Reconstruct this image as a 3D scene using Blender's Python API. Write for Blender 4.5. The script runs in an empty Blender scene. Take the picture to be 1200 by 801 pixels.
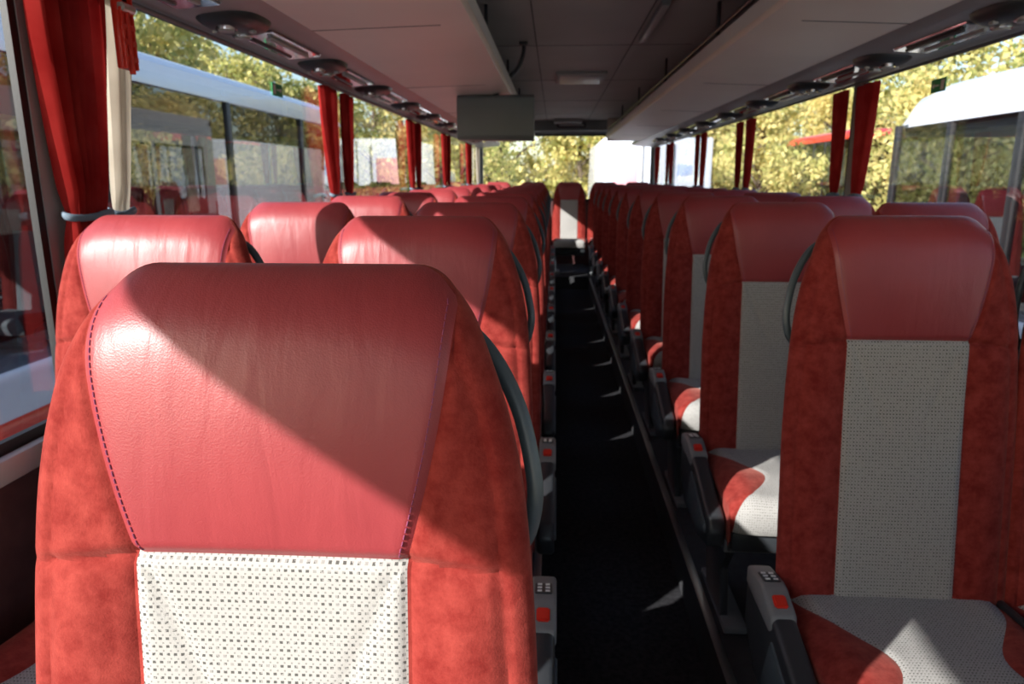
import bpy, bmesh, math, random
from mathutils import Vector, Matrix
random.seed(7)
scene = bpy.context.scene
COL = scene.collection

# ------------------------------------------------------------------ materials
def nmat(name):
    m = bpy.data.materials.new(name); m.use_nodes = True
    nt = m.node_tree
    return m, nt, nt.nodes["Principled BSDF"]

def pmat(name, col, rough=0.5, metal=0.0, sheen=0.0, spec=0.5, var=0.0, vscale=6.0, bump=0.0, bscale=200.0, coat=0.0, sheencol=None, emit=None, es=0):
    m, nt, b = nmat(name)
    b.inputs["Base Color"].default_value = (*col, 1)
    b.inputs["Roughness"].default_value = rough
    b.inputs["Metallic"].default_value = metal
    b.inputs["Specular IOR Level"].default_value = spec
    b.inputs["Sheen Weight"].default_value = sheen
    b.inputs["Coat Weight"].default_value = coat
    if sheencol: b.inputs["Sheen Tint"].default_value = (*sheencol, 1)
    if emit:
        b.inputs["Emission Color"].default_value = (*emit, 1); b.inputs["Emission Strength"].default_value = es
    tc = nt.nodes.new("ShaderNodeTexCoord")
    if var > 0:
        n = nt.nodes.new("ShaderNodeTexNoise"); n.inputs["Scale"].default_value = vscale; n.inputs["Detail"].default_value = 4
        nt.links.new(tc.outputs["Object"], n.inputs["Vector"])
        r = nt.nodes.new("ShaderNodeValToRGB")
        r.color_ramp.elements[0].position = 0.3; r.color_ramp.elements[1].position = 0.7
        r.color_ramp.elements[0].color = (*[c*(1-var) for c in col], 1)
        r.color_ramp.elements[1].color = (*[min(1, c*(1+var)) for c in col], 1)
        nt.links.new(n.outputs["Fac"], r.inputs["Fac"]); nt.links.new(r.outputs["Color"], b.inputs["Base Color"])
    if bump > 0:
        n = nt.nodes.new("ShaderNodeTexNoise"); n.inputs["Scale"].default_value = bscale; n.inputs["Detail"].default_value = 3
        nt.links.new(tc.outputs["Object"], n.inputs["Vector"])
        bp = nt.nodes.new("ShaderNodeBump"); bp.inputs["Strength"].default_value = bump; bp.inputs["Distance"].default_value = 0.002
        nt.links.new(n.outputs["Fac"], bp.inputs["Height"]); nt.links.new(bp.outputs["Normal"], b.inputs["Normal"])
    return m

def rand_coords(nt):
    tc = nt.nodes.new("ShaderNodeTexCoord"); oi = nt.nodes.new("ShaderNodeObjectInfo")
    mul = nt.nodes.new("ShaderNodeMath"); mul.operation = 'MULTIPLY'; mul.inputs[1].default_value = 37.0
    nt.links.new(oi.outputs["Random"], mul.inputs[0])
    add = nt.nodes.new("ShaderNodeVectorMath"); add.operation = 'ADD'
    nt.links.new(tc.outputs["Object"], add.inputs[0]); nt.links.new(mul.outputs[0], add.inputs[1])
    return add.outputs[0]

def leather_mat():
    m, nt, b = nmat("red_leather")
    v = rand_coords(nt)
    n1 = nt.nodes.new("ShaderNodeTexNoise"); n1.inputs["Scale"].default_value = 7; n1.inputs["Detail"].default_value = 3
    nt.links.new(v, n1.inputs["Vector"])
    r = nt.nodes.new("ShaderNodeValToRGB")
    r.color_ramp.elements[0].position = 0.3; r.color_ramp.elements[1].position = 0.75
    r.color_ramp.elements[0].color = (0.275, 0.033, 0.040, 1); r.color_ramp.elements[1].color = (0.335, 0.047, 0.052, 1)
    nt.links.new(n1.outputs["Fac"], r.inputs["Fac"]); nt.links.new(r.outputs["Color"], b.inputs["Base Color"])
    b.inputs["Roughness"].default_value = 0.43
    b.inputs["Specular IOR Level"].default_value = 0.6
    # grain
    vo = nt.nodes.new("ShaderNodeTexVoronoi"); vo.inputs["Scale"].default_value = 600
    nt.links.new(v, vo.inputs["Vector"])
    b1 = nt.nodes.new("ShaderNodeBump"); b1.inputs["Strength"].default_value = 0.24; b1.inputs["Distance"].default_value = 0.0006
    nt.links.new(vo.outputs["Distance"], b1.inputs["Height"])
    # vertical soft wrinkles
    mp = nt.nodes.new("ShaderNodeMapping"); mp.inputs["Scale"].default_value = (30, 10, 7)
    nt.links.new(v, mp.inputs["Vector"])
    n2 = nt.nodes.new("ShaderNodeTexNoise"); n2.inputs["Scale"].default_value = 1; n2.inputs["Detail"].default_value = 3; n2.inputs["Distortion"].default_value = 0.5
    nt.links.new(mp.outputs[0], n2.inputs["Vector"])
    b2 = nt.nodes.new("ShaderNodeBump"); b2.inputs["Strength"].default_value = 0.24; b2.inputs["Distance"].default_value = 0.008
    nt.links.new(n2.outputs["Fac"], b2.inputs["Height"]); nt.links.new(b1.outputs["Normal"], b2.inputs["Normal"])
    nt.links.new(b2.outputs["Normal"], b.inputs["Normal"])
    return m

def velvet_mat():
    m, nt, b = nmat("red_velvet")
    v = rand_coords(nt)
    n1 = nt.nodes.new("ShaderNodeTexNoise"); n1.inputs["Scale"].default_value = 34; n1.inputs["Detail"].default_value = 8; n1.inputs["Roughness"].default_value = 0.72; n1.inputs["Distortion"].default_value = 0.0
    nt.links.new(v, n1.inputs["Vector"])
    r = nt.nodes.new("ShaderNodeValToRGB")
    r.color_ramp.elements[0].position = 0.36; r.color_ramp.elements[1].position = 0.68
    r.color_ramp.elements[0].color = (0.185, 0.017, 0.014, 1); r.color_ramp.elements[1].color = (0.32, 0.048, 0.038, 1)
    nt.links.new(n1.outputs["Fac"], r.inputs["Fac"]); nt.links.new(r.outputs["Color"], b.inputs["Base Color"])
    b.inputs["Roughness"].default_value = 0.9
    b.inputs["Specular IOR Level"].default_value = 0.12
    b.inputs["Sheen Weight"].default_value = 0.30
    b.inputs["Sheen Roughness"].default_value = 0.4
    b.inputs["Sheen Tint"].default_value = (1, 0.48, 0.40, 1)
    n2 = nt.nodes.new("ShaderNodeTexNoise"); n2.inputs["Scale"].default_value = 500; n2.inputs["Detail"].default_value = 2
    nt.links.new(v, n2.inputs["Vector"])
    bp = nt.nodes.new("ShaderNodeBump"); bp.inputs["Strength"].default_value = 0.4; bp.inputs["Distance"].default_value = 0.001
    nt.links.new(n2.outputs["Fac"], bp.inputs["Height"])
    bp2 = nt.nodes.new("ShaderNodeBump"); bp2.inputs["Strength"].default_value = 0.25; bp2.inputs["Distance"].default_value = 0.004
    nt.links.new(n1.outputs["Fac"], bp2.inputs["Height"]); nt.links.new(bp.outputs["Normal"], bp2.inputs["Normal"])
    nt.links.new(bp2.outputs["Normal"], b.inputs["Normal"])
    return m

def fabric_mat():
    m, nt, b = nmat("dotted_grey_fabric")
    tc = nt.nodes.new("ShaderNodeTexCoord")
    sp = nt.nodes.new("ShaderNodeSeparateXYZ"); nt.links.new(tc.outputs["UV"], sp.inputs[0])
    def M(op, a, bb=None):
        n = nt.nodes.new("ShaderNodeMath"); n.operation = op
        for i, q in enumerate((a, bb)):
            if q is None: continue
            if isinstance(q, (int, float)): n.inputs[i].default_value = q
            else: nt.links.new(q, n.inputs[i])
        return n.outputs[0]
    def dots(pu, pv, fu, fv, ou, ov):
        u = M('FRACT', M('ADD', M('DIVIDE', sp.outputs[0], pu), ou + 50))
        w = M('FRACT', M('ADD', M('DIVIDE', sp.outputs[1], pv), ov + 50))
        return M('MULTIPLY', M('LESS_THAN', u, fu), M('LESS_THAN', w, fv))
    d1 = dots(0.0064, 0.0074, 0.48, 0.34, 0, 0)
    d2 = dots(0.0064, 0.0074, 0.26, 0.22, 0.5, 0.5)
    nz = nt.nodes.new("ShaderNodeTexNoise"); nz.inputs["Scale"].default_value = 150; nt.links.new(tc.outputs["UV"], nz.inputs["Vector"])
    d1 = M('MULTIPLY', d1, M('ADD', M('MULTIPLY', M('GREATER_THAN', nz.outputs["Fac"], 0.47), 0.55), 0.35))
    d2 = M('MULTIPLY', d2, 0.5)
    d = M('MINIMUM', M('ADD', d1, d2), 1.0)
    mx = nt.nodes.new("ShaderNodeMix"); mx.data_type = 'RGBA'
    mx.inputs["A"].default_value = (0.41, 0.395, 0.38, 1); mx.inputs["B"].default_value = (0.06, 0.058, 0.056, 1)
    nt.links.new(d, mx.inputs["Factor"])
    nt.links.new(mx.outputs["Result"], b.inputs["Base Color"])
    b.inputs["Roughness"].default_value = 0.95; b.inputs["Specular IOR Level"].default_value = 0.1
    n2 = nt.nodes.new("ShaderNodeTexNoise"); n2.inputs["Scale"].default_value = 900; nt.links.new(tc.outputs["Object"], n2.inputs["Vector"])
    bp = nt.nodes.new("ShaderNodeBump"); bp.inputs["Strength"].default_value = 0.5; bp.inputs["Distance"].default_value = 0.001
    nt.links.new(n2.outputs["Fac"], bp.inputs["Height"]); nt.links.new(bp.outputs["Normal"], b.inputs["Normal"])
    return m

def glass_mat(name, tint=(0.80, 0.83, 0.84), base=0.09):
    # thin pane: symmetric Schlick reflectance, works from both sides
    m = bpy.data.materials.new(name); m.use_nodes = True; nt = m.node_tree; nt.nodes.clear()
    o = nt.nodes.new("ShaderNodeOutputMaterial"); t = nt.nodes.new("ShaderNodeBsdfTransparent"); g = nt.nodes.new("ShaderNodeBsdfGlossy")
    t.inputs[0].default_value = (*tint, 1); g.inputs["Roughness"].default_value = 0.01
    lw = nt.nodes.new("ShaderNodeLayerWeight"); lw.inputs["Blend"].default_value = 0.5
    pw = nt.nodes.new("ShaderNodeMath"); pw.operation = 'POWER'; pw.inputs[1].default_value = 4.0
    ma = nt.nodes.new("ShaderNodeMath"); ma.operation = 'MULTIPLY_ADD'; ma.inputs[1].default_value = 0.85; ma.inputs[2].default_value = base
    nt.links.new(lw.outputs["Facing"], pw.inputs[0]); nt.links.new(pw.outputs[0], ma.inputs[0])
    mx = nt.nodes.new("ShaderNodeMixShader")
    nt.links.new(ma.outputs[0], mx.inputs[0]); nt.links.new(t.outputs[0], mx.inputs[1]); nt.links.new(g.outputs[0], mx.inputs[2]); nt.links.new(mx.outputs[0], o.inputs[0])
    return m

def cloth_mat(name, c1, c2, trans=0.3):
    m = bpy.data.materials.new(name); m.use_nodes = True; nt = m.node_tree; nt.nodes.clear()
    o = nt.nodes.new("ShaderNodeOutputMaterial"); d = nt.nodes.new("ShaderNodeBsdfDiffuse"); t = nt.nodes.new("ShaderNodeBsdfTranslucent")
    tc = nt.nodes.new("ShaderNodeTexCoord"); n = nt.nodes.new("ShaderNodeTexNoise"); n.inputs["Scale"].default_value = 9; n.inputs["Detail"].default_value = 5
    nt.links.new(tc.outputs["Object"], n.inputs["Vector"])
    r = nt.nodes.new("ShaderNodeValToRGB"); r.color_ramp.elements[0].position = .3; r.color_ramp.elements[1].position = .7
    r.color_ramp.elements[0].color = (*c1, 1); r.color_ramp.elements[1].color = (*c2, 1)
    nt.links.new(n.outputs["Fac"], r.inputs[0]); nt.links.new(r.outputs[0], d.inputs[0]); nt.links.new(r.outputs[0], t.inputs[0])
    mx = nt.nodes.new("ShaderNodeMixShader"); mx.inputs[0].default_value = trans
    nt.links.new(d.outputs[0], mx.inputs[1]); nt.links.new(t.outputs[0], mx.inputs[2]); nt.links.new(mx.outputs[0], o.inputs[0])
    return m

LEATHER = leather_mat(); VELVET = velvet_mat(); FABRIC = fabric_mat()
DKPLAST = pmat("dark_grey_plastic", (0.030, 0.033, 0.038), 0.38, bump=0.1, bscale=600)
MIDPLAST = pmat("mid_grey_plastic", (0.16, 0.17, 0.18), 0.45, var=0.05)
CHANM = pmat("channel_grey_plastic", (0.30, 0.30, 0.31), 0.4, var=0.05)
MONPLAST = pmat("monitor_grey_plastic", (0.19, 0.22, 0.23), 0.45, var=0.04)
CAPPLAST = pmat("console_cap_plastic", (0.20, 0.20, 0.205), 0.45, var=0.05)
LTPLAST = pmat("light_grey_plastic", (0.38, 0.38, 0.38), 0.45, var=0.05)
REDBTN = pmat("red_button_plastic", (0.7, 0.03, 0.015), 0.35)
HANDLE = pmat("slate_handle_plastic", (0.075, 0.095, 0.11), 0.35)
THREAD = pmat("purple_thread", (0.24, 0.05, 0.12), 0.7)
METAL = pmat("brushed_steel", (0.45, 0.46, 0.48), 0.35, 1.0)
CHROME = pmat("chrome", (0.8, 0.8, 0.82), 0.08, 1.0)
BLACK = pmat("black_rubber", (0.012, 0.012, 0.014), 0.5)
WHITEM = pmat("white_mark_print", (0.8, 0.8, 0.8), 0.5)
CEIL = pmat("ceiling_grey_fabric", (0.40, 0.40, 0.39), 0.9, var=0.06, vscale=2, bump=0.2, bscale=300)
SEAMM = pmat("dark_seam", (0.06, 0.06, 0.06), 0.8)
RACKM = pmat("rack_beige_laminate", (0.90, 0.81, 0.73), 0.5, var=0.03, vscale=3)
RACKW = pmat("rack_white_edge", (0.90, 0.89, 0.87), 0.4, var=0.02)
CARPET = pmat("dark_grey_carpet", (0.032, 0.031, 0.035), 0.95, spec=0.1, var=0.4, vscale=60, bump=0.6, bscale=400)
PLATM = pmat("platform_dark_vinyl", (0.030, 0.030, 0.034), 0.8, var=0.2, vscale=30)
WALLM = pmat("wall_lower_fabric", (0.10, 0.035, 0.035), 0.9, var=0.2, vscale=20)
PILLM = pmat("pillar_grey", (0.36, 0.38, 0.40), 0.6, var=0.05)
EXTW = pmat("coach_white_paint", (0.66, 0.70, 0.80), 0.25, var=0.03, coat=0.5)
EXTR = pmat("coach_red_paint", (0.65, 0.05, 0.03), 0.25, var=0.03, coat=0.5)
EXTY = pmat("coach_yellow_paint", (0.85, 0.5, 0.04), 0.25, var=0.03, coat=0.5)
EXTP = pmat("truck_pink_mark", (0.75, 0.35, 0.40), 0.4)
EXTB = pmat("truck_blue_mark", (0.35, 0.45, 0.75), 0.4)
EXTG = glass_mat("coach_tinted_glass", (0.42, 0.46, 0.50), 0.07)
TYRE = pmat("tyre_rubber", (0.02, 0.02, 0.02), 0.8)
GLASS = glass_mat("window_glass"); GLASSR = glass_mat("rear_window_glass", (0.94, 0.95, 0.95), 0.05)
REDCURT = cloth_mat("red_curtain_cloth", (0.28, 0.014, 0.014), (0.42, 0.036, 0.032), 0.2)
CREAMCURT = cloth_mat("cream_curtain_cloth", (0.50, 0.44, 0.36), (0.62, 0.56, 0.47), 0.3)
TIEM = pmat("blue_grey_tie_cloth", (0.15, 0.2, 0.26), 0.8)
GREEN = pmat("green_sign", (0.02, 0.35, 0.12), 0.5)
ASPH = pmat("pale_paving", (0.46, 0.45, 0.43), 0.9, var=0.15, vscale=1.5)
GRASS = pmat("grass", (0.16, 0.20, 0.06), 0.95, var=0.4, vscale=1.0)
BARK = pmat("bark", (0.12, 0.09, 0.07), 0.9, var=0.3, vscale=10)

def leaf_mat():
    m = bpy.data.materials.new("autumn_leaves"); m.use_nodes = True; nt = m.node_tree; nt.nodes.clear()
    o = nt.nodes.new("ShaderNodeOutputMaterial"); d = nt.nodes.new("ShaderNodeBsdfDiffuse"); t = nt.nodes.new("ShaderNodeBsdfTranslucent")
    g = nt.nodes.new("ShaderNodeNewGeometry")
    oi = nt.nodes.new("ShaderNodeObjectInfo")
    ad = nt.nodes.new("ShaderNodeMath"); ad.operation = 'MULTIPLY_ADD'; ad.inputs[1].default_value = 0.6
    ml = nt.nodes.new("ShaderNodeMath"); ml.operation = 'MULTIPLY'; ml.inputs[1].default_value = 0.4
    nt.links.new(oi.outputs["Random"], ml.inputs[0])
    nt.links.new(g.outputs["Random Per Island"], ad.inputs[0]); nt.links.new(ml.outputs[0], ad.inputs[2])
    r = nt.nodes.new("ShaderNodeValToRGB")
    e = r.color_ramp.elements; e[0].position = 0.0; e[0].color = (0.16, 0.22, 0.06, 1); e[1].position = 1.0; e[1].color = (0.92, 0.74, 0.34, 1)
    k = e.new(0.35); k.color = (0.48, 0.48, 0.18, 1); k = e.new(0.65); k.color = (0.82, 0.72, 0.32, 1)
    nt.links.new(ad.outputs[0], r.inputs[0]); nt.links.new(r.outputs[0], d.inputs[0]); nt.links.new(r.outputs[0], t.inputs[0])
    mx = nt.nodes.new("ShaderNodeMixShader"); mx.inputs[0].default_value = 0.45
    nt.links.new(d.outputs[0], mx.inputs[1]); nt.links.new(t.outputs[0], mx.inputs[2]); nt.links.new(mx.outputs[0], o.inputs[0])
    return m
LEAF = leaf_mat()

# ------------------------------------------------------------------ mesh builder
class MB:
    def __init__(s): s.v = []; s.f = []; s.m = []; s.uv = []; s.mats = []
    def mi(s, mat):
        if mat not in s.mats: s.mats.append(mat)
        return s.mats.index(mat)
    def add(s, verts, faces, mat, uvs=None):
        o = len(s.v); s.v += [tuple(p) for p in verts]
        s.uv += (uvs if uvs else [(0, 0)] * len(verts))
        ml = mat if isinstance(mat, list) else None
        for i, f in enumerate(faces):
            s.f.append(tuple(a + o for a in f)); s.m.append(s.mi(ml[i] if ml else mat))
    def bm(s, b, mat):
        b.verts.index_update()
        s.add([v.co[:] for v in b.verts], [[v.index for v in f.verts] for f in b.faces], mat); b.free()
    def box(s, x0, x1, y0, y1, z0, z1, mat, bev=0.0, seg=2):
        b = bmesh.new()
        bmesh.ops.create_cube(b, size=1, matrix=Matrix.Translation(((x0+x1)/2, (y0+y1)/2, (z0+z1)/2)) @ Matrix.Diagonal((abs(x1-x0), abs(y1-y0), abs(z1-z0), 1)))
        if bev > 0: bmesh.ops.bevel(b, geom=b.edges[:], offset=bev, segments=seg, profile=0.5, affect='EDGES')
        s.bm(b, mat)
    def prism(s, pts, a0, a1, axis, mat, bev=0.0, seg=2):
        b = bmesh.new()
        def P(p, a):
            return {'x': (a, p[0], p[1]), 'y': (p[0], a, p[1]), 'z': (p[0], p[1], a)}[axis]
        A = [b.verts.new(P(p, a0)) for p in pts]; C = [b.verts.new(P(p, a1)) for p in pts]
        b.faces.new(A); b.faces.new(C[::-1]); n = len(pts)
        for i in range(n): b.faces.new((A[i], C[i], C[(i+1) % n], A[(i+1) % n]))
        bmesh.ops.recalc_face_normals(b, faces=b.faces[:])
        if bev > 0: bmesh.ops.bevel(b, geom=b.edges[:], offset=bev, segments=seg, profile=0.5, affect='EDGES')
        s.bm(b, mat)
    def cyl(s, c, r, h, axis, mat, seg=20, r2=None, bev=0):
        b = bmesh.new()
        bmesh.ops.create_cone(b, cap_ends=True, segments=seg, radius1=r, radius2=r if r2 is None else r2, depth=h)
        if bev: bmesh.ops.bevel(b, geom=[e for e in b.edges if e.calc_face_angle(0) > 1], offset=bev, segments=2, affect='EDGES')
        R = {'z': Matrix.Identity(4), 'x': Matrix.Rotation(math.pi/2, 4, 'Y'), 'y': Matrix.Rotation(math.pi/2, 4, 'X')}[axis]
        bmesh.ops.transform(b, matrix=Matrix.Translation(c) @ R, verts=b.verts[:])
        s.bm(b, mat)
    def tube(s, path, r, mat, seg=10, flat=1.0):
        P = [Vector(p) for p in path]; n = len(P); vs = []; fs = []
        up = None
        for i in range(n):
            t = (P[min(i+1, n-1)] - P[max(i-1, 0)]).normalized()
            if up is None:
                up = t.cross(Vector((1, 0, 0)));
                if up.length < .1: up = t.cross(Vector((0, 1, 0)))
            up = (up - t * up.dot(t)).normalized(); sd = t.cross(up)
            rr = r if not isinstance(r, (list, tuple)) else r[i]
            for k in range(seg):
                a = 2*math.pi*k/seg
                vs.append(P[i] + up*math.cos(a)*rr*flat + sd*math.sin(a)*rr)
        for i in range(n-1):
            for k in range(seg):
                k2 = (k+1) % seg
                fs.append((i*seg+k, i*seg+k2, (i+1)*seg+k2, (i+1)*seg+k))
        fs.append(tuple(range(seg))[::-1]); fs.append(tuple((n-1)*seg+k for k in range(seg)))
        s.add(vs, fs, mat)
    def mesh(s, name, mirror=False, ang=35):
        me = bpy.data.meshes.new(name)
        v = s.v; f = s.f
        if mirror: v = [(-a, b, c) for a, b, c in v]; f = [q[::-1] for q in f]
        me.from_pydata(v, [], f)
        for m in s.mats: me.materials.append(m)
        me.polygons.foreach_set("material_index", s.m)
        me.polygons.foreach_set("use_smooth", [True]*len(f))
        ul = me.uv_layers.new(name="UVMap")
        li = [0]*len(me.loops); me.loops.foreach_get("vertex_index", li)
        buf = []
        for i in li: buf += s.uv[i]
        ul.data.foreach_set("uv", buf)
        me.update()
        try: me.set_sharp_from_angle(angle=math.radians(ang))
        except Exception: pass
        return me
    def obj(s, name, loc=(0, 0, 0), parent=None, mirror=False, ang=35):
        o = bpy.data.objects.new(name, s.mesh(name, mirror, ang)); o.location = loc; COL.objects.link(o)
        if parent: o.parent = parent
        return o

def place(name, me, loc, rot=(0, 0, 0), sc=(1, 1, 1), parent=None):
    o = bpy.data.objects.new(name, me); o.location = loc; o.rotation_euler = rot; o.scale = sc; COL.objects.link(o)
    if parent: o.parent = parent
    return o

def smooth(pts, n=5):
    out = []
    P = [Vector(p) for p in pts]
    for i in range(len(P)-1):
        p0 = P[max(i-1, 0)]; p1 = P[i]; p2 = P[i+1]; p3 = P[min(i+2, len(P)-1)]
        for k in range(n):
            t = k/n
            out.append(0.5*((2*p1)+(-p0+p2)*t+(2*p0-5*p1+4*p2-p3)*t*t+(-p0+3*p1-3*p2+p3)*t**3))
    out.append(P[-1]); return out

# ------------------------------------------------------------------ seat
A = math.radians(8.0); SA, CA = math.sin(A), math.cos(A)
H = 0.782; TB = 0.254
def wid(t):
    c = 0.120 + 0.045*math.sqrt(max(0, 1-(1-min(t/0.055, 1))**2))
    if t > 0.02: c += 0.066*(1-math.exp(-((t-0.02)/0.115)**1.25))
    if t > TB: c += 0.005*min(1, (t-TB)/0.2)
    return c
def xseam(t):
    if t <= TB:
        q = max(0, (t-0.03)/(TB-0.03)); v = 0.160 - 0.040*q**1.6
    else: v = 0.120
    return min(v, wid(t)-0.004)
def sst(a, b, x):
    q = max(0, min(1, (x-a)/(b-a))); return q*q*(3-2*q)
def wing(e, t): return -0.028*e**3*sst(0.0, 0.10, t)
def yfront(x, t):
    w = wid(t); e = min(1, abs(x)/w); ax = abs(x); xs = xseam(t)
    edge = max(0, 1-e**4)**0.5
    topf = math.sqrt(max(0, 1-(1-min(t/0.07, 1))**2))
    Tf = 0.058*(1-sst(0.2, 0.4, t)) + 0.050*sst(0.2, 0.4, t)
    y = -Tf*edge*topf + wing(e, t)
    if t < TB+0.02:
        y -= 0.016*math.sin(math.pi*min(1, t/TB))*max(0, 1-(ax/(xs+0.03))**2)
    low = sst(TB-0.02, TB+0.06, t)
    y -= 0.012*low*math.exp(-((ax-0.172)/0.035)**2)*edge
    y -= 0.010*low*(1-min(1, ax/xs)**2)*math.exp(-((t-0.56)/0.14)**2)
    # grooves
    y += 0.0050*math.exp(-((ax-xs)/0.0045)**2)*topf*edge
    if ax <= xs+0.001: y += 0.0065*math.exp(-((t-TB)/0.005)**2)
    else:
        ts = TB + 0.014*(ax-xs)/0.11
        y += 0.0075*math.exp(-((t-ts)/0.006)**2)*edge
        if t > ts: y += 0.003*edge
        if t > 0.05: y += 0.0035*math.exp(-((ax-(w-0.026))/0.005)**2)
    if t > TB and ax < xs:   # V quilting seams
        xl = 0.113 - (t-TB)*0.42
        if xl > 0.03: y += 0.0030*math.exp(-((ax-xl)/0.005)**2)
    return y
def yback(x, t):
    w = wid(t); e = min(1, abs(x)/w)
    edge = max(0, 1-e**2.6)**0.5
    topf = math.sqrt(max(0, 1-(1-min(t/0.05, 1))**2))
    return 0.040*edge*topf + wing(e, t)
def back2loc(x, yb, t):
    h = H-t
    return (x, h*SA+yb*CA, 0.47+h*CA-yb*SA)

def build_seat(aisle):
    mb = MB()
    inn = []
    NI = 44
    for i in range(NI+1): inn.append(-1+2*i/NI)
    inn = sorted(set(inn+[-0.975, 0.975]))
    outp = [0.03, 0.08, 0.16, 0.26, 0.36, 0.46, 0.56, 0.64, 0.70, 0.74, 0.78, 0.82, 0.86, 0.90, 0.94, 0.97, 0.99, 1.0]
    ts = [0.07*(1-math.cos(math.pi/2*i/12)) for i in range(13)]
    t = 0.07
    while t < TB-0.018: t += 0.0085; ts.append(t)
    for d in (-0.010, -0.006, -0.003, 0, 0.003, 0.006, 0.010, 0.014, 0.018, 0.022, 0.027): ts.append(TB+d)
    ts = sorted(set(round(a, 5) for a in ts))
    t = ts[-1]
    while t < 0.83: t += 0.0125; ts.append(t)
    verts = []; uvs = []; rowlen = None
    nb = 14
    for t in ts:
        w = wid(t); xs = xseam(t)
        xsr = [-(xs+(w-xs)*b) for b in reversed(outp)] + [a*xs for a in inn] + [xs+(w-xs)*b for b in outp]
        for x in xsr:
            verts.append(back2loc(x, yfront(x, t), t)); uvs.append((x, -t))
        for i in range(1, nb):
            a = math.pi*i/nb; x = w*math.cos(a)
            verts.append(back2loc(x, yback(x, t), t)); uvs.append((x, -t))
        rowlen = len(xsr)+nb-1
    nf = len(outp)*2+len(inn)
    faces = []; fm = []
    no = len(outp)
    for r in range(len(ts)-1):
        tm = (ts[r]+ts[r+1])/2
        for c in range(rowlen):
            c2 = (c+1) % rowlen
            faces.append((r*rowlen+c, (r+1)*rowlen+c, (r+1)*rowlen+c2, r*rowlen+c2))
            if c >= nf-1: fm.append(DKPLAST if tm > 0.03 else VELVET)
            elif no <= c < no+len(inn)-1: fm.append(LEATHER if tm < TB else FABRIC)
            else: fm.append(VELVET)
    faces.append(tuple(range(rowlen))); fm.append(LEATHER)
    mb.add(verts, faces, fm, uvs)
    # stitches along leather seam
    for sg in (-1, 1):
        t = 0.03
        while t < TB-0.004:
            x0 = sg*(xseam(t)-0.0075); x1 = sg*(xseam(t+0.0045)-0.0075)
            p0 = Vector(back2loc(x0, yfront(x0, t)-0.0004, t)); p1 = Vector(back2loc(x1, yfront(x1, t+.0045)-0.0004, t+.0045))
            mb.tube([p0, (p0+p1)/2+Vector((0, -0.0003, 0)), p1], 0.0006, THREAD, 5)
            t += 0.0062
    # side grab handle (aisle side)
    pts = [(0.120, 0.020, 0.045), (0.160, 0.018, 0.058), (0.188, 0.012, 0.085), (0.212, 0.004, 0.13), (0.225, -0.002, 0.18), (0.228, -0.004, 0.215), (0.220, 0.0, 0.25), (0.200, 0.008, 0.275)]
    mb.tube(smooth([back2loc(*p) for p in pts], 5), 0.0078, HANDLE, 10, 0.8)
    # pocket + tray on the rear shell
    b = bmesh.new(); bmesh.ops.create_cube(b, size=1)
    bmesh.ops.transform(b, matrix=Matrix.Translation(back2loc(0, 0.040, 0.33)) @ Matrix.Rotation(-A, 4, 'X') @ Matrix.Diagonal((0.30, 0.02, 0.26, 1)), verts=b.verts[:])
    bmesh.ops.bevel(b, geom=b.edges[:], offset=0.008, segments=2, affect='EDGES'); mb.bm(b, MIDPLAST)
    # cushion
    D = 0.45
    prof = []
    for i in range(27):
        y = 0.04-(D+0.04)*i/26*0.93; z = 0.462+0.012*math.sin(math.pi*0.5*i/26)+0.010*math.exp(-((i/26-0.75)/0.2)**2)
        prof.append((y, z))
    y0, z0 = prof[-1]
    for k in range(1, 9):
        a = math.pi/2*k/8; prof.append((y0-0.05*math.sin(a), z0-0.05*(1-math.cos(a))))
    y1, z1 = prof[-1]; prof += [(y1+0.002, z1-0.02), (y1+0.006, z1-0.04), (y1+0.014, z1-0.055)]
    NP = len(prof); W = 0.232
    outc = [0.04, 0.1, 0.2, 0.3, 0.4, 0.5, 0.6, 0.7, 0.78, 0.85, 0.9, 0.94, 0.97, 0.99, 1.0]
    inc = [-1+2*i/24 for i in range(25)]
    verts = []; uvs = []; L = 0
    for i, (y, z) in enumerate(prof):
        if i: L += math.hypot(y-prof[i-1][0], z-prof[i-1][1])
        v = i/(NP-1)
        bump = math.exp(-((v-0.50)/0.22)**2)
        xc = 0.218-0.120*bump
        xs_ = [-(xc+(W-xc)*b) for b in reversed(outc)] + [a*xc for a in inc] + [xc+(W-xc)*b for b in outc]
        row = []
        for x in xs_:
            e = abs(x)/W; ed = 1-max(0, 1-e**5)**0.5
            g = 0.004*math.exp(-((abs(x)-xc)/0.006)**2)
            bol = 0.012*math.exp(-((abs(x)-0.18)/0.04)**2)*(1-ed)
            n = min(1, max(0, (i-26)/8))
            dz = (-0.035*ed-g+bol)*(1-n); dy = (0.03*ed+g)*n
            row.append((x, y+dy, z+dz))
        row = [(-W+0.002, y+0.01*n, min(z-0.04, 0.40))] + row + [(W-0.002, y+0.01*n, min(z-0.04, 0.40))]
        row = [(-W+0.006, y+0.01*n, 0.355)] + row + [(W-0.006, y+0.01*n, 0.355)]
        for p in row: verts.append(p); uvs.append((p[0], -L))
    RL = len(xs_)+4; faces = []; fm = []
    for r in range(NP-1):
        for c in range(RL-1):
            faces.append((r*RL+c, r*RL+c+1, (r+1)*RL+c+1, (r+1)*RL+c))
            ci = c-2
            fm.append(FABRIC if len(outc) <= ci < len(outc)+len(inc)-1 else VELVET)
    faces = [f[::-1] for f in faces]
    mb.add(verts, faces, fm, uvs)
    mb.box(-0.215, 0.215, -0.42, 0.06, 0.30, 0.362, DKPLAST, 0.012)
    # frame, pedestal
    mb.box(-0.21, 0.21, -0.33, -0.29, 0.25, 0.31, MIDPLAST, 0.006)
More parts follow.
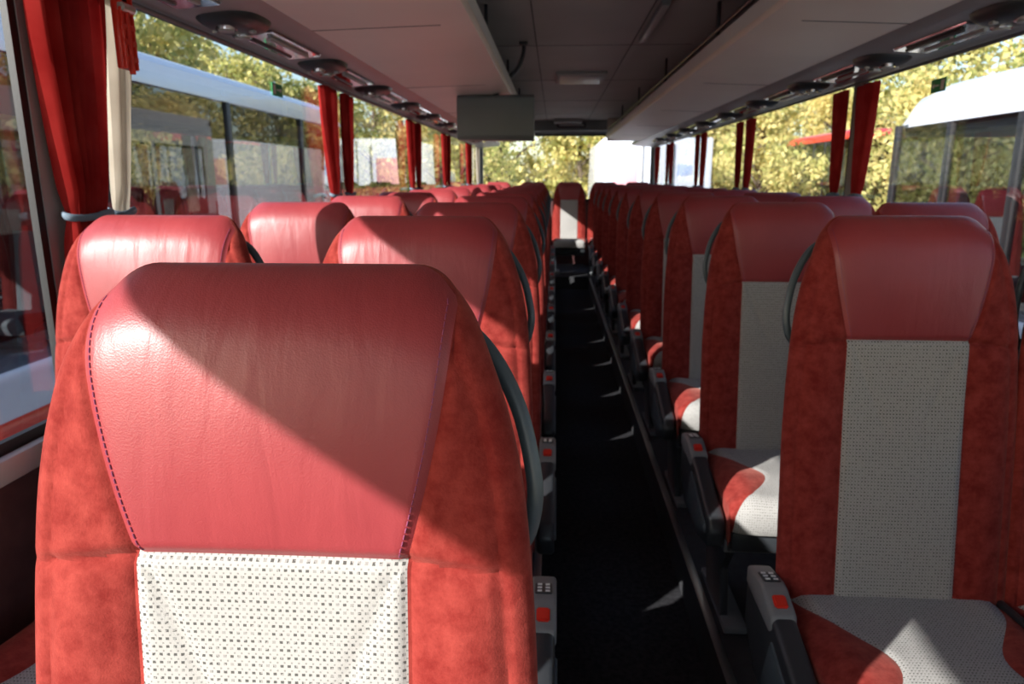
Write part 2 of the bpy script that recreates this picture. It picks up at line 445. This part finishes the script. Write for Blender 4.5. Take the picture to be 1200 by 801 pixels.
    mb.box(-0.21, 0.21, -0.06, -0.02, 0.25, 0.31, MIDPLAST, 0.006)
    nv = len(mb.v)
    if aisle:
        mb.prism([(-0.36, 0.30), (0.04, 0.30), (-0.06, 0.17), (-0.10, 0.02), (-0.30, 0.02), (-0.27, 0.17)], 0.175, 0.20, 'x', DKPLAST, 0.004)
        mb.box(0.13, 0.20, -0.36, -0.02, 0.001, 0.025, MIDPLAST, 0.006)
        mb.box(-0.20, 0.20, -0.20, -0.16, 0.18, 0.22, DKPLAST, 0.004)
        nc = len(mb.v)
        # side console / folded armrest
        mb.prism([(0.035, 0.475), (-0.11, 0.475), (-0.40, 0.39), (-0.425, 0.35), (-0.41, 0.30), (-0.28, 0.26), (-0.06, 0.27), (0.035, 0.34)], 0.247, 0.295, 'x', DKPLAST, 0.012, 3)
        mb.prism([(-0.16, 0.420), (-0.38, 0.355), (-0.385, 0.330), (-0.26, 0.290), (-0.12, 0.30)], 0.290, 0.300, 'x', HANDLE, 0.004)
        mb.prism([(0.030, 0.475), (-0.06, 0.492), (-0.085, 0.490), (-0.150, 0.468), (-0.157, 0.440), (-0.140, 0.425), (0.030, 0.435)], 0.246, 0.298, 'x', CAPPLAST, 0.008, 3)
        def rb(c, rx, dim, mat, bev=0.0):
            b = bmesh.new(); bmesh.ops.create_cube(b, size=1)
            bmesh.ops.transform(b, matrix=Matrix.Translation(c) @ Matrix.Rotation(math.radians(rx), 4, 'X') @ Matrix.Diagonal((*dim, 1)), verts=b.verts[:])
            if bev: bmesh.ops.bevel(b, geom=b.edges[:], offset=bev, segments=2, affect='EDGES')
            mb.bm(b, mat)
        rb((0.272, -0.118, 0.478), 18.7, (0.026, 0.030, 0.014), REDBTN, 0.003)
        rb((0.272, -0.043, 0.4892), -10.7, (0.034, 0.050, 0.003), DKPLAST, 0.001)
        for q in range(3):
            for xx in (0.264, 0.280):
                rb((xx, -0.027-q*0.016, 0.4883+q*0.0028), -10.7, (0.009, 0.006, 0.003), WHITEM)
        mb.cyl((0.262, 0.02, 0.40), 0.055, 0.03, 'x', DKPLAST, 28, bev=0.006)
        for i in range(nc, len(mb.v)):
            q = mb.v[i]; mb.v[i] = (q[0], q[1]-0.02, q[2]+0.022)
    else:
        mb.prism([(-0.36, 0.30), (0.04, 0.30), (-0.06, 0.17), (-0.10, 0.02), (-0.30, 0.02), (-0.27, 0.17)], -0.20, -0.175, 'x', DKPLAST, 0.004)
        mb.box(-0.20, -0.13, -0.36, -0.02, 0.001, 0.025, MIDPLAST, 0.006)
        mb.prism([(0.03, 0.46), (-0.12, 0.47), (-0.38, 0.40), (-0.40, 0.36), (-0.30, 0.33), (0.03, 0.35)], 0.246, 0.262, 'x', DKPLAST, 0.006, 2)
    for i in range(nv, len(mb.v)):
        q = mb.v[i]
        if q[0] > 0.21: mb.v[i] = (q[0]-0.011, q[1], q[2])
    return mb
sa = build_seat(True); sw = build_seat(False)
M_LA = sa.mesh("seat_mesh_left_aisle"); M_RA = sa.mesh("seat_mesh_right_aisle", True)
M_LW = sw.mesh("seat_mesh_left_window"); M_RW = sw.mesh("seat_mesh_right_window", True)
FZ = -0.12; PZ = 0.03
rows = [0.635+0.83*k for k in range(11)]
for i, y in enumerate(rows):
    yy = y-H*SA
    place("coach_seat", M_LA, (-0.242 if i == 0 else -0.272, yy, PZ))
    place("coach_seat", M_RA, (0.718, yy+0.07, PZ))
    place("coach_seat", M_LW, (-0.812, yy, PZ)); place("coach_seat", M_RW, (1.180, yy+0.07, PZ))
for x in (-0.80, -0.30, 0.21, 0.71, 1.17):
    place("coach_seat", M_LW, (x, 10.35-H*SA, PZ+0.02))

# ------------------------------------------------------------------ shell
XL, XR = -1.13, 1.475; YF, YR = -2.3, 11.1; WT = 0.022
SILL, WTOP, CZ = 0.79, 1.805, 2.12
m = MB(); m.box(-0.03, 0.48, YF, YR, FZ-0.08, FZ, CARPET); m.obj("floor")
m = MB()
m.box(XL+.002, -0.03, YF+.002, YR-.002, FZ-0.02, PZ, PLATM); m.box(0.48, XR-.002, YF+.002, YR-.002, FZ-0.02, PZ, PLATM); m.box(-0.03, 0.48, 9.6, YR-.002, FZ, PZ+.02, PLATM)
m.obj("seat_platform")
m = MB()
m.box(0.478, 0.505, YF+.01, 9.6, PZ, PZ+0.004, METAL, 0.001); m.box(-0.055, -0.028, YF+.01, 9.6, PZ, PZ+0.004, METAL, 0.001)
m.obj("trim_aisle_edge")
PIL = [-0.95, 1.59, 3.75, 5.78, 7.48, 9.45]
def side_wall(name, xi, xo):
    m = MB()
    a, b = sorted((xi, xo))
    m.box(a, b, YF, YR, -0.2, SILL, WALLM)
    m.box(a, b, YF, YR, WTOP, 2.2, PILLM)
    for p in PIL: m.box(a, b, p-0.045, p+0.045, SILL, WTOP, PILLM)
    m.box(a, b, YF, YF+0.12, SILL, WTOP, PILLM); m.box(a, b, YR-0.25, YR, SILL, WTOP, PILLM)
    return m.obj(name)
side_wall("wall_left", XL, XL-WT); side_wall("wall_right", XR, XR+WT)
for nm, xi, s in (("trim_sill_left", XL, 1), ("trim_sill_right", XR, -1)):
    m = MB()
    x0, x1 = sorted((xi, xi+s*0.028)); m.box(x0, x1, YF, YR, SILL-0.05, SILL+0.004, LTPLAST, 0.008)
    x0, x1 = sorted((xi+s*0.002, xi+s*0.030)); m.box(x0, x1, YF, YR, 0.20, 0.32, MIDPLAST, 0.01)
    m.obj(nm)
k = 1
edges = [YF+0.12]+PIL+[YR-0.25]
for xi, xo in ((XL, XL-WT), (XR, XR+WT)):
    for i in range(len(edges)-1):
        y0 = edges[i]+(0.045 if i else 0); y1 = edges[i+1]-(0.045 if i < len(edges)-2 else 0)
        m = MB(); xm = (xi+xo)/2
        m.add([(xm, y0, SILL), (xm, y1, SILL), (xm, y1, WTOP), (xm, y0, WTOP)], [(0, 1, 2, 3)], GLASS)
        for (a, b, c, d) in ((y0, y0+0.022, SILL, WTOP), (y1-0.022, y1, SILL, WTOP), (y0, y1, SILL, SILL+0.025), (y0, y1, WTOP-0.008, WTOP)):
            m.box(xm-0.008, xm+0.008, a, b, c, d, BLACK)
        m.obj("window_%d" % k); k += 1
# rear wall with window
m = MB(); m.box(XL-WT, XR+WT, YR, YR+0.06, -0.2, 1.0, WALLM); m.box(XL-WT, XR+WT, YR, YR+0.06, 1.99, 2.2, PILLM)
m.box(XL-WT, XL+0.04, YR, YR+0.06, 1.0, 1.99, PILLM); m.box(XR-0.04, XR+WT, YR, YR+0.06, 1.0, 1.99, PILLM); m.obj("wall_rear")
def pane(y, x0, x1, z0, z1): return [(x0, y, z0), (x1, y, z0), (x1, y, z1), (x0, y, z1)], [(0, 1, 2, 3)]
m = MB(); m.add(*pane(YR+0.03, XL+0.04, XR-0.04, 1.0, 1.99), GLASSR)
m.box(XL+.04, XR-.04, YR+0.01, YR+0.05, 1.96, 1.99, BLACK); m.box(XL+.04, XR-.04, YR+0.01, YR+0.05, 1.0, 1.04, BLACK); m.obj("window_%d" % k); k += 1
# front wall with windscreen
m = MB(); m.box(XL-WT, XR+WT, YF-0.06, YF, -0.2, 0.7, WALLM); m.box(XL-WT, XR+WT, YF-0.06, YF, 1.9, 2.2, PILLM)
m.box(XL-WT, XL+0.06, YF-0.06, YF, 0.7, 1.9, PILLM); m.box(XR-0.06, XR+WT, YF-0.06, YF, 0.7, 1.9, PILLM); m.obj("wall_front")
m = MB(); m.add(*pane(YF-0.03, XL+0.06, XR-0.06, 0.7, 1.9), GLASSR)
m.box(XL+.06, XR-.06, YF-0.05, YF-0.01, 0.7, 0.73, BLACK); m.obj("window_%d" % k)
# ceiling
m = MB(); m.box(XL-WT, XR+WT, YF-.06, YR+.06, CZ, 2.22, CEIL)
y = -1.7
while y < 10.9: m.box(-0.40, 0.80, y, y+0.008, CZ-0.0015, CZ+0.01, SEAMM); y += 1.56
for x in (-0.12, 0.44): m.box(x, x+0.006, YF, YR, CZ-0.0015, CZ+0.01, SEAMM)
m.box(-0.02, 0.36, 9.9, 10.9, CZ-0.05, CZ, CEIL, 0.01)
m.obj("ceiling")
m = MB()
m.box(0.0, 0.38, 5.6, 6.2, CZ-0.022, CZ, CEIL, 0.01); m.box(0.03, 0.35, 5.65, 6.15, CZ-0.027, CZ-0.018, LTPLAST, 0.004)
m.obj("roof_hatch")
m = MB(); m.box(0.46, 0.50, 3.4, 4.3, CZ-0.03, CZ-0.002, MIDPLAST, 0.008); m.box(0.465, 0.495, 3.42, 4.28, CZ-0.034, CZ-0.028, LTPLAST, 0.002); m.obj("ceiling_lamp")
m = MB(); m.box(-0.45, 0.85, 10.2, 10.26, 1.98, CZ, MIDPLAST, 0.012); m.box(0.02, 0.42, 10.185, 10.2, 2.02, 2.09, DKPLAST, 0.006)
m.box(0.05, 0.39, 10.18, 10.186, 2.042, 2.068, LTPLAST, 0.002); m.obj("rear_bulkhead_panel")

# racks
RY0, RY1 = -1.6, 9.9
def rack(name, s, xi, xo):
    m = MB()
    pts = [(xi, 1.862), (xi-s*0.012, 1.885), (xi-s*0.010, 1.925), (xi+s*0.004, 1.935), (xi+s*0.016, 1.925), (xi+s*0.02, 1.895), (xo, 1.862), (xo, 1.832), (xi+s*0.10, 1.845)]
    m.prism(pts, RY0, RY1, 'y', RACKM, 0.0)
    m.prism([(xi-s*0.0125, 1.878), (xi-s*0.015, 1.90), (xi-s*0.012, 1.932), (xi+s*0.004, 1.940), (xi+s*0.012, 1.932), (xi-s*0.006, 1.925)], RY0, RY1, 'y', RACKW)
    y = RY0+0.4
    while y < RY1-0.3:
        a, b = sorted((xi+s*0.03, xi+s*0.045))
        m.box(a, b, y, y+0.035, 1.89, CZ, DKPLAST, 0.003)
        y += 1.56
    m.tube([(xi+s*0.02, RY0, 1.985), (xi+s*0.02, RY1, 1.985)], 0.009, DKPLAST, 10)
    y = RY0+1.0
    while y < RY1:
        m.prism([(xi+s*0.10, 1.8462), (xi+s*0.10, 1.8440), (xo, 1.8308), (xo, 1.8335)], y, y+0.005, 'y', SEAMM)
        y += 1.56
    a, b = sorted((xi, xo)); m.box(a, b, RY1, RY1+0.02, 1.83, CZ, RACKM, 0.005)
    a, b = sorted((xo, xo-s*0.01)); m.box(a, b, RY0, RY1, 1.86, CZ, MIDPLAST)
    return m.obj(name)
rackR = rack("luggage_rack", 1, 0.690, 1.13); rackL = rack("luggage_rack", -1, -0.285, -0.82)
def channel(name, s, xo, xw, par):
    m = MB()
    m.prism([(xo, 1.865), (xo, 1.832), (xo+s*0.03, 1.812), (xw-s*0.07, 1.795), (xw, 1.803), (xw, 1.90)], RY0-0.6, RY1+1.1, 'y', CHANM)
    for y in rows:
        b = bmesh.new(); bmesh.ops.create_cube(b, size=1)
        cx = (xo+s*0.03+xw-s*0.07)/2
        bmesh.ops.transform(b, matrix=Matrix.Translation((cx, y+0.30, 1.800)) @ Matrix.Rotation(s*0.07, 4, 'Y') @ Matrix.Diagonal((0.13, 0.48, 0.012, 1)), verts=b.verts[:])
        bmesh.ops.bevel(b, geom=b.edges[:], offset=0.005, segments=2, affect='EDGES'); m.bm(b, CHROME)
        m.box(cx-0.045, cx-0.030, y+0.12, y+0.48, 1.786, 1.796, DKPLAST, 0.003)
        m.box(cx+0.02, cx+0.035, y+0.12, y+0.48, 1.786, 1.796, LTPLAST, 0.003)
    return m.obj(name, parent=par)
channel("service_channel", -1, -0.82, XL+0.001, rackL); channel("service_channel", 1, 1.13, XR-0.001, rackR)
# reading light pod
pm = MB()
vs = []; fs = []; NA, NB = 24, 10
for i in range(NB+1):
    ph = math.pi/2*i/NB
    for j in range(NA):
        a = 2*math.pi*j/NA; ca, sa_ = math.cos(a), math.sin(a)
        ex = math.copysign(abs(ca)**0.7, ca); ey = math.copysign(abs(sa_)**0.7, sa_)
        rr = math.cos(ph)**0.6 if i < NB else 0.0
        vs.append((0.095*ex*rr, 0.12*ey*rr, -0.045*math.sin(ph)))
for i in range(NB):
    for j in range(NA): fs.append((i*NA+j, (i+1)*NA+j, (i+1)*NA+(j+1) % NA, i*NA+(j+1) % NA))
pm.add(vs, fs, DKPLAST)
for yy in (-0.055, 0.055):
    pm.cyl((0, yy, -0.043), 0.030, 0.012, 'z', CHROME, 20, bev=0.002)
    pm.cyl((0, yy, -0.050), 0.022, 0.006, 'z', LTPLAST, 20)
for xx in (-0.055, 0.055): pm.box(xx-0.008, xx+0.008, -0.012, 0.012, -0.047, -0.036, LTPLAST, 0.002)
PODM = pm.mesh("reading_light_mesh")
for y in rows:
    place("reading_light_unit", PODM, (-0.955, y-0.08, 1.815), parent=rackL); place("reading_light_unit", PODM, (1.275, y-0.08, 1.815), parent=rackR)

# monitor seen from behind, hanging below left rack
m = MB()
m.prism([(4.50, 1.60), (4.50, 1.825), (4.545, 1.845), (4.60, 1.82), (4.62, 1.59), (4.60, 1.575), (4.52, 1.575)], -0.60, -0.13, 'x', MONPLAST, 0.008)
m.box(-0.575, -0.155, 4.605, 4.625, 1.61, 1.80, BLACK, 0.004)
m.cyl((-0.365, 4.55, 1.85), 0.02, 0.05, 'z', DKPLAST)
m.obj("ceiling_monitor")
m = MB(); m.tube(smooth([(-0.27, 4.42, 1.93), (-0.22, 4.42, 1.98), (-0.19, 4.42, 2.06), (-0.19, 4.42, 2.12)], 4), 0.012, DKPLAST); m.box(-0.215, -0.165, 4.39, 4.45, 2.10, 2.12, DKPLAST, 0.004); m.obj("grab_rail_bracket")

# ------------------------------------------------------------------ curtains
def curtain(name, mat, xw, s, y0, y1, tie=1.265, zb=0.86, n=6, lean=0.0, tf=0.38, off=0.030, am=0.018):
    m = MB(); NU, NZ = 72, 50; vs = []; fs = []
    w = y1-y0; yc = (y0+y1)/2+lean
    for j in range(NZ+1):
        z = 1.775-(1.775-zb)*j/NZ
        if z > tie:
            q = (1.775-z)/(1.775-tie); f = 1-(1-tf)*(q**1.6); cc = (y0+y1)/2+(yc-(y0+y1)/2)*q**1.2
        else:
            q = (tie-z)/(tie-zb); f = tf+(0.8-tf)*(1-math.exp(-q*2.5)); cc = yc
        for i in range(NU+1):
            u = i/NU
            ph = 2*math.pi*n*u+0.6*math.sin(3.1*u+z*2)
            amp = am*(0.75+0.4*math.sin(5*u+1))*(1-0.35*math.exp(-((z-tie)/0.04)**2))
            x = xw+s*(off+amp*math.sin(ph)); yv = cc+(u-0.5)*w*f+0.006*math.cos(ph*1.0+z*3)
            vs.append((x, yv, z))
    for j in range(NZ):
        for i in range(NU): fs.append((j*(NU+1)+i, j*(NU+1)+i+1, (j+1)*(NU+1)+i+1, (j+1)*(NU+1)+i))
    m.add(vs, fs, mat)
    wt = w*tf/2+0.010
    loop = [(xw+s*off+(am+0.004)*math.cos(a), yc+wt*math.sin(a), tie+0.004*math.sin(a*2)) for a in [2*math.pi*i/24 for i in range(25)]]
    m.tube(loop, 0.006, TIEM, 8, 1.6)
    return m.obj(name, ang=80)
curtain("red_curtain", REDCURT, XL, 1, 1.52, 1.79, n=6, lean=-0.02, tf=0.5, off=0.040, am=0.024)
curtain("cream_curtain", CREAMCURT, XL, 1, 1.815, 1.92, n=3, lean=-0.085, tf=0.6)
for p in PIL[2:]:
    curtain("red_curtain", REDCURT, XL, 1, p-0.30, p-0.04, lean=0.03)
    curtain("red_curtain", REDCURT, XL, 1, p+0.04, p+0.26, n=5, lean=-0.03)
for p in PIL[1:]:
    curtain("red_curtain", REDCURT, XR, -1, p-0.30, p-0.06, n=5, lean=0.02)
    curtain("red_curtain", REDCURT, XR, -1, p+0.05, p+0.24, n=4, lean=-0.02)
curtain("cream_curtain", CREAMCURT, XL, 1, 10.3, 10.7, n=5); curtain("red_curtain", REDCURT, XR, -1, 10.3, 10.75, n=5)
for nm, xw in (("curtain_rail", XL+0.038), ("curtain_rail", XR-0.038)):
    m = MB(); m.tube([(xw, YF+0.1, 1.786), (xw, YR-0.1, 1.786)], 0.007, MIDPLAST); m.obj(nm)

# emergency hammer holder near first left pillar
m = MB()
X, Y, Z = XL+0.135, 1.735, 1.60
m.box(X-0.03, X-0.012, Y-0.026, Y+0.026, Z, Z+0.16, REDBTN, 0.004)
for i in range(4): m.box(X-0.012, X-0.004, Y-0.026, Y+0.026, Z+0.018+i*0.035, Z+0.030+i*0.035, REDBTN, 0.002)
for yy in (Y-0.024, Y+0.016): m.box(X-0.014, X-0.004, yy, yy+0.008, Z, Z+0.16, REDBTN, 0.002)
m.tube([(X-0.008, Y, Z-0.01), (X-0.008, Y, Z+0.13)], 0.007, REDBTN); m.cyl((X-0.008, Y, Z+0.135), 0.011, 0.05, 'y', METAL, 14, bev=0.002)
m.box(X-0.03, X-0.012, Y-0.012, Y+0.012, Z+0.15, Z+0.20, MIDPLAST)
m.obj("emergency_hammer")
for nm, x, y in (("exit_label", XL-0.007, 2.95), ("exit_label", XR+0.007, 2.95)):
    m = MB(); m.box(x-0.001, x+0.001, y, y+0.11, 1.675, 1.725, GREEN)
    sg = 1 if x < 0 else -1
    x2 = x+sg*0.0015
    m.box(x2-.0005, x2+.0005, y+0.012, y+0.036, 1.682, 1.718, WHITEM); m.box(x2-.0005, x2+.0005, y+0.05, y+0.085, 1.697, 1.703, WHITEM)
    m.prism([(y+0.085, 1.690), (y+0.101, 1.700), (y+0.085, 1.710)], x2-.0005, x2+.0005, 'x', WHITEM)
    m.obj(nm)

# ------------------------------------------------------------------ outside
GZ = -1.30
m = MB(); m.box(-40, 40, -30, 60, GZ-0.2, GZ, ASPH); m.obj("ground_paving")
m = MB(); m.box(-60, 60, 28, 90, GZ, GZ+0.12, GRASS); m.box(-60, -14, -30, 60, GZ, GZ+0.1, GRASS); m.box(16, 60, -30, 60, GZ, GZ+0.1, GRASS); m.obj("ground_grass")

def coach(name, w, L, top, paint, lower, loc, band=None, rh=0.34, seats=False):
    m = MB(); h = top
    m.box(-w/2, w/2, 0, L, 0.35, 1.55, lower, 0.08, 3)
    m.box(-w/2+0.03, w/2-0.03, 0.05, L-0.05, 1.50, h-rh, EXTG, 0.0)
    rp = [(-w/2, h-rh-0.03)]
    for i in range(13):
        a = math.pi*(1-i/12); cx = math.cos(a); sx = math.sin(a)
        rp.append((math.copysign(abs(cx)**0.45, cx)*w/2 if abs(cx) > 1e-6 else 0, h-rh+0.03+(rh-0.03)*abs(sx)**0.6))
    rp.append((w/2, h-rh-0.03))
    # lofted roof with rounded ends
    NY = 16; vs = []; fs = []
    for j in range(NY+1):
        q = j/NY; y = L*q; e = min(y, L-y)
        k = math.sqrt(max(0, 1-(1-min(1, e/0.9))**2))
        for (x, z) in rp: vs.append((x*(0.93+0.07*k), y, h-rh-0.03+(z-(h-rh-0.03))*(0.15+0.85*k)))
    n = len(rp)
    for j in range(NY):
        for i in range(n): fs.append((j*n+i, (j+1)*n+i, (j+1)*n+(i+1) % n, j*n+(i+1) % n))
    fs.append(tuple(range(n))); fs.append(tuple(NY*n+i for i in range(n))[::-1])
    m.add(vs, fs, paint)
    nn = 6
    for i in range(nn+1):
        yy = 0.03+(L-0.18)*i/nn
        for sx in (-1, 1):
            a, b = sorted((sx*(w/2-0.005), sx*(w/2-0.07)))
            m.box(a, b, yy, yy+0.09, 1.5, h-rh, BLACK, 0.01)
    # dark parcel-shelf ceiling and centre floor inside
    m.box(-w/2+0.1, w/2-0.1, 0.1, L-0.1, h-rh-0.12, h-rh-0.03, DKPLAST)
    if band: m.box(-w/2-0.004, w/2+0.004, 0.1, L-0.1, 0.9, 1.25, band, 0.003)
    for yy in (2.2, L-3.0):
        for sx in (-1, 1):
            m.cyl((sx*(w/2-0.12), yy, 0.5), 0.5, 0.28, 'x', TYRE, 28, bev=0.03)
            m.cyl((sx*(w/2+0.01), yy, 0.5), 0.27, 0.06, 'x', METAL, 20, bev=0.01)
    for sx in (-0.9, 0.9):
        m.box(sx-0.2, sx+0.2, -0.02, 0.05, 0.7, 0.9, LTPLAST, 0.02)
        m.box(sx-0.12, sx+0.12, L-0.05, L+0.02, 0.7, 1.0, REDBTN, 0.02)
    o = m.obj(name, loc=loc)
    if seats:
        y = 0.9
        while y < L-0.5:
            for x in (-0.88, -0.36, 0.36, 0.88): place("passenger_seat", M_LW, (x, y, 1.30), parent=o)
            y += 0.83
    return o
coach("parked_coach", 2.5, 12.6, 3.70, EXTW, EXTW, (-4.45, -1.2, GZ), band=EXTR, rh=0.30, seats=True)
coach("parked_coach", 2.5, 6.6, 3.62, EXTW, EXTW, (4.95, 1.8, GZ), band=EXTY, rh=0.42, seats=True)
coach("parked_coach", 2.5, 7.0, 4.3, EXTR, EXTY, (11.0, 25.0, GZ), band=EXTW)
# white box truck behind the bus
m = MB()
m.box(-1.25, 1.25, 0, 6.5, 0.9, 3.55, EXTW, 0.05, 2)
m.box(-1.2, 1.2, 6.6, 8.3, 0.5, 2.9, EXTW, 0.15, 3); m.box(-1.1, 1.1, 8.0, 8.33, 1.7, 2.6, BLACK, 0.05)
m.box(-1.15, 1.15, 0.1, 8.2, 0.5, 0.9, BLACK, 0.02)
for yy in (1.4, 7.2):
    for sx in (-1, 1): m.cyl((sx*1.05, yy, 0.48), 0.48, 0.3, 'x', TYRE, 28, bev=0.03); m.cyl((sx*1.2, yy, 0.48), 0.25, 0.06, 'x', METAL, 20)
m.box(-0.012, 0.012, -0.012, 0.0, 0.95, 3.5, SEAMM)
for sx in (-0.35, 0.35): m.tube([(sx, -0.03, 1.0), (sx, -0.03, 3.4)], 0.02, METAL)
m.box(-1.0, -0.45, -0.008, 0.0, 2.5, 3.1, EXTP, 0.002); m.box(0.45, 0.8, -0.008, 0.0, 2.7, 2.95, EXTB, 0.002)
m.obj("parked_truck", loc=(2.35, 17.0, GZ))

# trees
def tree_mesh(name, seed, hgt=9, rad=3.2, n=5600):
    rnd = random.Random(seed); m = MB()
    m.tube(smooth([(0, 0, -0.1), (0.1, 0.05, hgt*0.25), (-0.1, 0.1, hgt*0.5), (0.05, 0, hgt*0.85)], 4), [0.22-0.17*i/12 for i in range(13)], BARK, 10)
    cl = []
    for i in range(46):
        a = rnd.uniform(0, 6.28); z = rnd.uniform(hgt*0.08, hgt*0.95)
        R = rad*math.sin(math.pi*min(1, max(0.12, (z/hgt)*0.85+0.1)))**0.7; r = R*rnd.uniform(0.35, 0.95)
        c = Vector((r*math.cos(a), r*math.sin(a), z)); cl.append((c, rnd.uniform(0.6, 1.2)))
        m.tube([(0, 0, max(0.5, z-r*0.6)), (c.x*0.5, c.y*0.5, z-r*0.2), c], [0.06, 0.035, 0.012], BARK, 5)
    vs = []; fs = []
    for i in range(n):
        c, r = rnd.choice(cl)
        d = Vector((rnd.gauss(0, 1), rnd.gauss(0, 1), rnd.gauss(0, 1))).normalized()*r*rnd.random()**0.45
        p = c+d; q = Matrix.Rotation(rnd.uniform(0, 6.28), 3, 'X') @ Matrix.Rotation(rnd.uniform(0, 6.28), 3, 'Y') @ Matrix.Rotation(rnd.uniform(0, 6.28), 3, 'Z')
        s = rnd.uniform(0.08, 0.17); o = len(vs)
        for l in ((-s, 0, 0), (0, -s*0.6, 0.02), (s*1.1, 0, 0), (0, s*0.6, 0.02)): vs.append(p+q @ Vector(l))
        fs.append((o, o+1, o+2, o+3))
    m.add(vs, fs, LEAF)
    return m.mesh(name)
TM = [tree_mesh("tree_a", 1), tree_mesh("tree_b", 2, 10, 3.6), tree_mesh("tree_c", 3, 7.5, 3.0)]
rt = random.Random(5)
spots = [(6.0, 22.0), (-3.0, 22.5), (-7.0, 20.5), (9.0, 17.5)]
for i in range(14): spots.append((-26+i*3.9+rt.uniform(-1, 1), 37+rt.uniform(-1, 3)))
for i in range(13): spots.append((-30+i*5.2+rt.uniform(-1, 1), 43+rt.uniform(-2, 4)))
for i in range(9): spots.append((-13.5+rt.uniform(-2, 1), -2+i*3.6))
for i in range(8): spots.append((17+rt.uniform(-1, 3), 2+i*3.6))
for i in range(7): spots.append((23+rt.uniform(-1, 3), 4+i*4.2))
for i in range(7): spots.append((-19+rt.uniform(-1, 3), 0+i*4.2))
for i, (x, y) in enumerate(spots):
    s = rt.uniform(0.85, 1.15); z = GZ
    if i < 4: s *= 0.62
    if x < -9 and y < 9: s *= 0.62
    place("autumn_tree", TM[i % 3], (x, y, z), (0, 0, rt.uniform(0, 6.28)), (s, s, s))

# ------------------------------------------------------------------ light
d = Vector((1.0, 1.0, -0.70)).normalized()
L = bpy.data.lights.new("sun", 'SUN'); L.energy = 12.0; L.angle = math.radians(0.55); L.color = (1.0, 0.95, 0.89)
so = bpy.data.objects.new("sun", L); so.rotation_euler = d.to_track_quat('-Z', 'Y').to_euler(); so.location = (-10, -10, 10); COL.objects.link(so)
w = bpy.data.worlds.new("world"); scene.world = w; w.use_nodes = True; nt = w.node_tree
bg = nt.nodes["Background"]; sk = nt.nodes.new("ShaderNodeTexSky")
sk.sky_type = 'NISHITA'; sk.sun_disc = False; sk.sun_elevation = math.radians(26); sk.sun_rotation = math.atan2(-1.0, -1.0)
sk.air_density = 1.0; sk.dust_density = 1.5
nt.links.new(sk.outputs[0], bg.inputs[0]); bg.inputs[1].default_value = 0.36

# ------------------------------------------------------------------ camera
cam = bpy.data.cameras.new("camera"); co = bpy.data.objects.new("camera", cam); COL.objects.link(co)
co.location = (0, 0, 1.35); co.rotation_euler = (math.radians(90-12.97), 0, math.radians(3.34))
cam.sensor_width = 36; cam.lens = 834/1200*36; cam.clip_start = 0.02; cam.clip_end = 300
cam.dof.use_dof = True; cam.dof.focus_distance = 0.75; cam.dof.aperture_fstop = 9
scene.camera = co
scene.view_settings.view_transform = 'Standard'
scene.view_settings.look = 'None'
